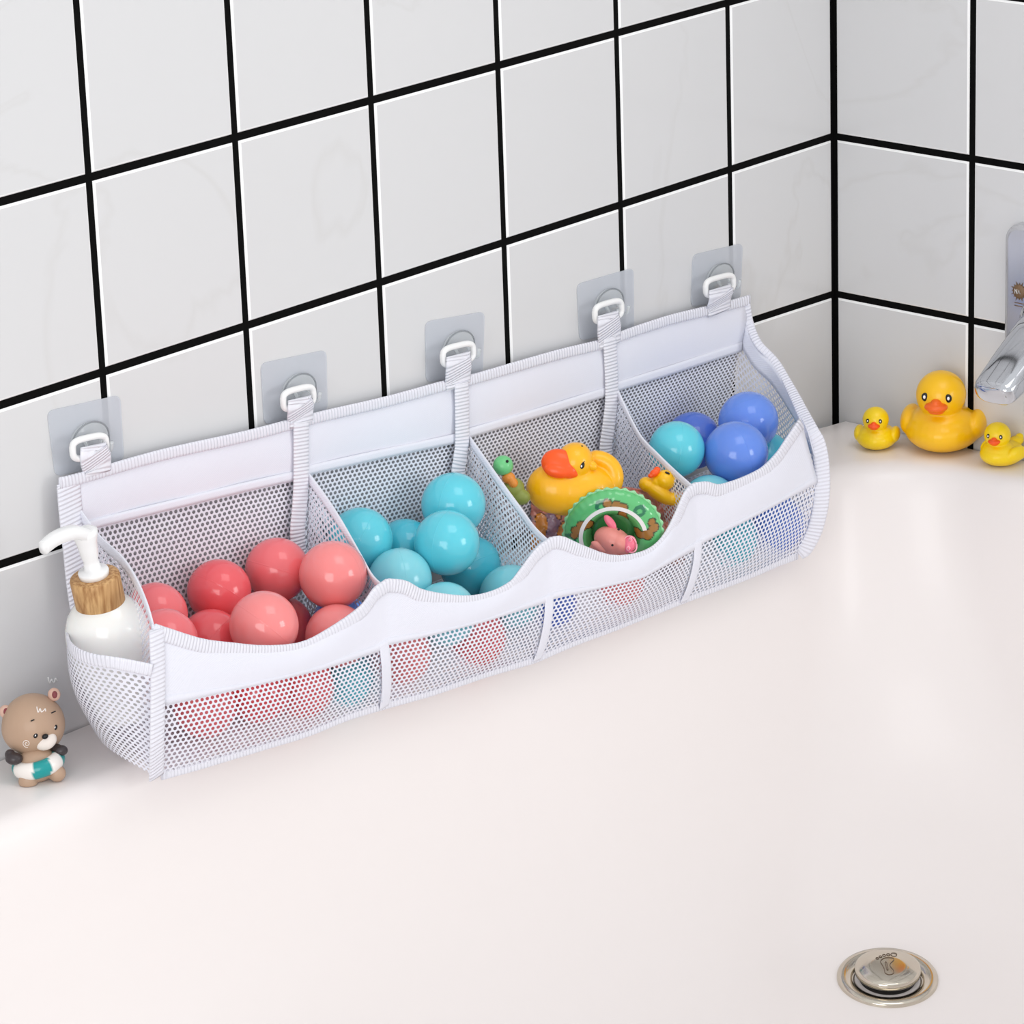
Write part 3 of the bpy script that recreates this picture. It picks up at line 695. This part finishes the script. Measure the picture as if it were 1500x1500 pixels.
for i in range(61):
    a = math.radians(14+i*200/60); wb.append((a, 47.5))
vs, fs = [], []
for a, r_ in wb:
    for dr_, hh in ((-2.9,13.7),(-2.9,15.2),(2.9,15.9),(2.9,14.0)): vs.append(o+(RX*math.cos(a)*(r_+dr_)+RY*math.sin(a)*(r_+dr_)+RZ*hh)*s)
for i in range(len(wb)-1):
    for k in range(4): fs.append((i*4+k, i*4+(k+1) % 4, (i+1)*4+(k+1) % 4, (i+1)*4+k))
fs += [(0,1,2,3), tuple(len(vs)-4+k for k in (3,2,1,0))]
mesh('white_band', vs, fs, M_WHITE, rg, smooth=False)
M_GIN = mat('green_vinyl_sheet', (70,150,84), .15, coat=.5)
lathe('seat_sheet', [(.5*s,-6*s),(20*s,-6*s),(36*s,-3*s),(36*s,-4.5*s),(20*s,-8*s),(.5*s,-8*s)], o, RZ, M_GIN, rg, cap=False)
# pig
M_PIG = mat('pink_pig_rubber', (232,146,136), .4, coat=.2, sss=.2); M_SNT = mat('pink_snout', (240,116,140), .35, coat=.2); M_SNL = mat('snout_rim', (252,170,185), .35)
pg = thing('pig_toy', G(895,795,14), 'small pink rubber pig sitting in the middle of the green float', 'toy pig')
blob('body', [(G(897,793,22), (29*s,24*s,21*s), rb(-25)), (G(908,796,30), (20*s,18*s,16*s), rb(-25)), (G(888,806,10), (26*s,22*s,18*s), CB)], .0006, M_PIG, pg, sm=5)
sn = ell('snout', G(921,797,40), (10*s,9*s,13*s), M_SNT, pg, B=rb(-14))
tube('snout_rim', [G(922+9*math.cos(t)*1.0-2*math.sin(t), 797-12*math.sin(t), 45+2.5*math.cos(t)) for t in [i*PI/12 for i in range(24)]], 1.1*s, M_SNL, sn, closed=True, K=8)
for (a, b) in ((922,790),(919,803)):
    ell('nostril', G(a, b, 48), (3*s,1.8*s,3.6*s), M_SNL, sn, B=rb(-14)); ell('nostril', G(a, b, 49.3), (1.6*s,1.2*s,2.1*s), M_SNT, sn, B=rb(-14))
ell('ear', G(893,765,30), (6*s,4*s,13*s), M_SNT, pg, B=rb(38)); ell('ear', G(877,800,34), (6*s,4*s,13*s), M_PIG, pg, B=rb(62))
for a, b in ((905,775),(896,798)): ell('eye', G(a, b, 42 if b < 780 else 44.5), (2.0*s,1.6*s,2.0*s), M_BLACK, pg, B=CB)
# ------------------------------------------------------------------ bear figurine
M_BEAR = mat('brown_bear_vinyl', (184,152,128), .5, coat=.1, attr=True)
base = at(55, 1140, 2, ZD); s = (base-CP).dot(FW)/F
br = thing('bear_figurine', base, 'brown bear figurine wearing a teal and white swim ring, on the tub rim', 'figurine')
hz = R0; fy = V((math.cos(YAW), math.sin(YAW), 0)); ZU = V((0,0,1)); YB_ = (hz, fy, ZU)
def S(a, b, c=0): return base+(hz*(a-55)+ZU*((1140-b)/.945)-fy*c)*s   # upright: a right, b height pixel, c towards the viewer
BT_ = (184,154,130)
blob('body', [(S(57,1118,0), (30*s,24*s,26*s), YB_), (S(52,1128,4), (28*s,22*s,16*s), YB_), (S(44,1134,24), (14*s,11*s,16*s), YB_), (S(86,1128,14), (13*s,12*s,13*s), YB_)], .0009, M_BEAR, br, sm=4, clipz=ZD+.0004, colfn=lambda p: BT_)
HC = CP+(FW*F+RT*(49-CXY)-UP*(1061-CXY))*s
B2 = (RT*math.cos(.36)+UP*math.sin(.36), -FW*-1, UP*math.cos(.36)-RT*math.sin(.36))
hd = blob('head', [(HC, (46.5*s,43*s,46*s), CB), (HC+(RT*-3-UP*6)*s, (44*s,40*s,40*s), CB)], .0011, M_BEAR, br, sm=4, colfn=lambda p: BT_)
def HS(a, b, lift=.6, R_=45.5):              # on the head skin at a pixel
    x, y = a-49, -(b-1061); c = math.sqrt(max(0, R_**2-x*x-y*y))*.94
    return HC+(RT*x+UP*y-FW*(c+lift))*s
M_EAR = mat('ear_inner', (130,60,66), .5); M_MUZ = mat('cream_muzzle', (238,228,220), .45); M_DRK = mat('charcoal_vinyl', (58,50,52), .4, coat=.2)
for a, b in ((9,1042),(80,1017)):
    e = blob('ear', [(HC+(RT*(a-49)-UP*(b-1061)-FW*6)*s, (9.5*s,7*s,10*s), CB)], .0006, M_BEAR, br, sm=2, colfn=lambda p: (214,176,158))
    ell('ear_inner', HC+(RT*(a-47.5)-UP*(b-1061)-FW*12)*s, (4*s,2.5*s,5.5*s), M_EAR, e, B=CB)
mz = ell('muzzle', HS(70,1084,-6), (17*s,10*s,13*s), M_MUZ, br, B=rb(28))
ell('nose', HS(71,1076.5,5.5), (5*s,3.5*s,3.8*s), M_BLACK, mz, B=rb(28))
tube('mouth', [HS(66.5,1092,2.5), HS(68.5,1090,3.8), HS(70,1088.5,4.2)], .8*s, M_BLACK, mz, K=6)
for a, b in ((57,1075),(84,1064)):
    e = ell('eye', HS(a, b, -.8), (3.3*s,2.2*s,4.2*s), M_BLACK, br, B=rb(-20)); ell('eye_highlight', HS(a, b, 1.0), (.9*s,.6*s,1.6*s), M_WHITE, e, B=rb(-20))
for a, b in ((53,1053),(81,1042)): tube('eyebrow', [HS(a-2.6, b+1), HS(a+2.6, b-1.2)], 1.0*s, M_BLACK, br, K=6)
M_LINE = mat('cream_line', (246,238,232), .4)
tube('cheek_swirl', [HS(43.5+math.cos(t)*(.6+t*.5), 1087-math.sin(t)*(.6+t*.5), .4) for t in [i*.35 for i in range(33)]], .55*s, M_LINE, br, K=6)
SQ = [(58,1033.5),(60.5,1041.5),(63,1036),(65,1041),(68,1039),(70,1036.5),(71,1040.5)]
tube('forehead_squiggle', [HS(a, b, .5) for a, b in SQ], .85*s, M_LINE, br, n=30, K=6)
# swim ring on the bear
def rcb(p):
    v = p-RC; a = math.degrees(math.atan2(v.dot(hz), -v.dot(fy)))
    return (0,150,150) if (-6 < a < 36 or a < -62 or a > 74) else (244,238,232)
RC = S(58,1117,0); tb = (hz*math.cos(.2)+ZU*math.sin(.2)); tz = (ZU*math.cos(.2)-hz*math.sin(.2))
M_BR = mat('teal_white_vinyl', (240,240,240), .3, coat=.4, attr=True)
vs, fs, cl = [], [], []; nu, nv = 72, 20
for i in range(nu):
    a = 2*PI*i/nu; cd_ = tb*math.cos(a)-fy*math.sin(a)
    for j in range(nv):
        b = 2*PI*j/nv; p = RC+(cd_*(29+11*math.cos(b))+tz*(13*math.sin(b)))*s; vs.append(p); cl.append(rcb(p))
for i in range(nu):
    for j in range(nv): fs.append((i*nv+j, i*nv+(j+1) % nv, ((i+1) % nu)*nv+(j+1) % nv, ((i+1) % nu)*nv+j))
mesh('swim_ring', vs, fs, M_BR, br, cols=cl)
blob('arm', [(S(25,1104,14), (13*s,11*s,9*s), YB_), (S(19,1100,8), (8*s,8*s,8*s), YB_)], .0007, M_DRK, br, sm=3)
blob('arm', [(S(93,1099,2), (10*s,9*s,8*s), YB_), (S(86,1098,-4), (8*s,8*s,7*s), YB_)], .0007, M_DRK, br, sm=3)
# squiggle mark on the tile behind the bear
sq = tube('wall_squiggle', [wy(a, b, -.0004) for a, b in [(70.5,992),(73,1000.5),(75.5,995),(78,1000),(80,998),(81.5,993.5),(84,997.5)]], .0005, M_WHITE, None, n=30, K=6)
tag(sq, 'tiny white squiggle mark on the tile above the bear figurine', 'wall mark')
# ------------------------------------------------------------------ faucet
PC = at(1500, 430, 0, 0)
fa = thing('bath_faucet', V((0, -.215, -.10)), 'chrome wall-mounted faucet with long angled spout above the ducks', 'faucet')
y0 = at(1474.5, 400, 0, -.006).y; zt = at(1490, 327, 0, -.006).z
def rrect(cy, cz, hy, hz_, r, n=10):
    out = []
    for (sx, sz, a0) in ((1,1,0),(-1,1,90),(-1,-1,180),(1,-1,270)):
        for i in range(n+1):
            a = math.radians(a0+90*i/n); out.append((cy+sx*(hy-r)+r*math.cos(a), cz+sz*(hz_-r)+r*math.sin(a)))
    return out
hy = .042; hz_ = .056; cy, cz = y0-hy, zt-hz_
lay = []
for dx, gr in ((-.0003,0),(-.007,0),(-.0085,-.0006),(-.0095,-.002),(-.0098,-.0045)):
    lay.append([V((dx, a, b)) for a, b in rrect(cy, cz, hy+gr, hz_+gr, .014+gr)])
n = len(lay[0]); vs = [p for l in lay for p in l]; fs = [(l*n+k, l*n+(k+1) % n, (l+1)*n+(k+1) % n, (l+1)*n+k) for l in range(len(lay)-1) for k in range(n)]
fs.append(tuple((len(lay)-1)*n+k for k in range(n)))
M_PLATE = mat('brushed_chrome_plate', (212,212,216), .20, metal=.85)
mesh('wall_plate', vs, fs, M_PLATE, fa)
# spout: flattened tapering bar from the plate down to the tip
XT = -.095
tip = at(1452, 580, 0, XT); root = V((-.012, cy-.004, cz-.022))
ax = (tip-root).normalized(); wd = V((0,1,0))-ax*ax.y; wd.normalize(); nd = ax.cross(wd)
vs, fs = [], []; K = 28; ST = [(0,.019,.015),(.1,.0195,.016),(.3,.019,.0145),(.55,.0185,.0125),(.8,.0175,.0105),(.93,.0165,.0095),(.98,.0145,.0085),(1,.0105,.0065)]
for f_, a, b in ST:
    for k in range(K):
        an = 2*PI*k/K; c, sn_ = math.cos(an), math.sin(an); c = math.copysign(abs(c)**.6, c); sn_ = math.copysign(abs(sn_)**.7, sn_)
        vs.append(root.lerp(tip, f_)+wd*a*1.12*c+nd*b*1.1*sn_)
for i in range(len(ST)-1):
    for k in range(K): fs.append((i*K+k, i*K+(k+1) % K, (i+1)*K+(k+1) % K, (i+1)*K+k))
fs.append(tuple(range(K))[::-1]); fs.append(tuple((len(ST)-1)*K+k for k in range(K)))
sp_ = mesh('spout', vs, fs, M_CHROME, fa)
lathe('spout_flange', [(.026,-.002),(.027,.002),(.0255,.006),(.021,.009),(.019,.012)], root-ax*.002, ax, M_CHROME, fa, n=48)
M_RED = mat('red_dot', (186,40,40), .35)
rd = at(1441, 575, 0, XT-.006)
ell('red_mark', tip.lerp(root, .09)+wd*.0125-nd*.004*0-FW*.0065, (.0024,.0024,.0024), M_RED, sp_)
# emblem on the plate
M_BRN = mat('emblem_brown', (122,96,70), .5)
ec = at(1493, 427, 0, -.0100)
em = lathe('emblem', [(.0058,0),(.0058,.0006),(.001,.0006)], ec, V((-1,0,0)), M_BRN, fa, n=24)
for k in range(16):
    a = 2*PI*k/16; dv_ = V((0, math.cos(a), math.sin(a)))
    tube('sun_ray', [ec+dv_*.0056+V((-.0003,0,0)), ec+dv_*(.0084 if k % 2 else .0074)+V((-.0003,0,0))], lambda t: .0005*(1-t*.8), M_BRN, em, K=5)
tube('emblem_letter', [ec+V((-.0010,a,b)) for a, b in [(.0036,-.0018),(.0036,.0018),(.0016,-.0018),(.0016,.0018)]], .00035, M_WHITE, em, K=5)
tube('emblem_letter', [ec+V((-.0010,a,b)) for a, b in [(.0008,-.0018),(-.0004,.0018),(-.0016,-.0018)]], .00035, M_WHITE, em, K=5)
for dz in (-.0098,-.0122): tube('plate_line', [ec+V((0,.0045,dz)), ec+V((0,-.006,dz))], .00035, M_BRN, em, K=5)
# ------------------------------------------------------------------ light
W_ = bpy.data.worlds.new('world'); SC.world = W_; W_.use_nodes = True
bg = W_.node_tree.nodes['Background']; bg.inputs[0].default_value = (.97,.985,1,1); bg.inputs[1].default_value = 1.04
def area(name, loc, tgt, size, power, col=(1,1,1)):
    l = bpy.data.lights.new(name, 'AREA'); l.shape = 'SQUARE'; l.size = size; l.energy = power; l.color = col
    o = bpy.data.objects.new(name, l); COL.objects.link(o); o.location = loc
    o.rotation_euler = (V(tgt)-V(loc)).to_track_quat('-Z', 'Y').to_euler(); return o
area('window_light', (.02,-2.05,.22), (-.5,-.1,-.2), .62, 7)
area('side_fill_light', (-2.5,-1.2,.25), (-.5,-.05,-.2), 1.1, 14, (1,.995,.99))  # unseen fill, added to brighten the bag's left end and the walls
area('overhead_fill_light', (-.55,-.8,1.3), (-.05,-.1,-.25), .8, 4.2, (1,.985,.97))  # unseen overhead fill, added to brighten the tub and its rim
SC.view_settings.view_transform = 'Standard'; SC.view_settings.look = 'None'; SC.view_settings.exposure = -.17; SC.view_settings.gamma = 1
SC.view_settings.use_curve_mapping = False
SC.cycles.transparent_max_bounces = 32
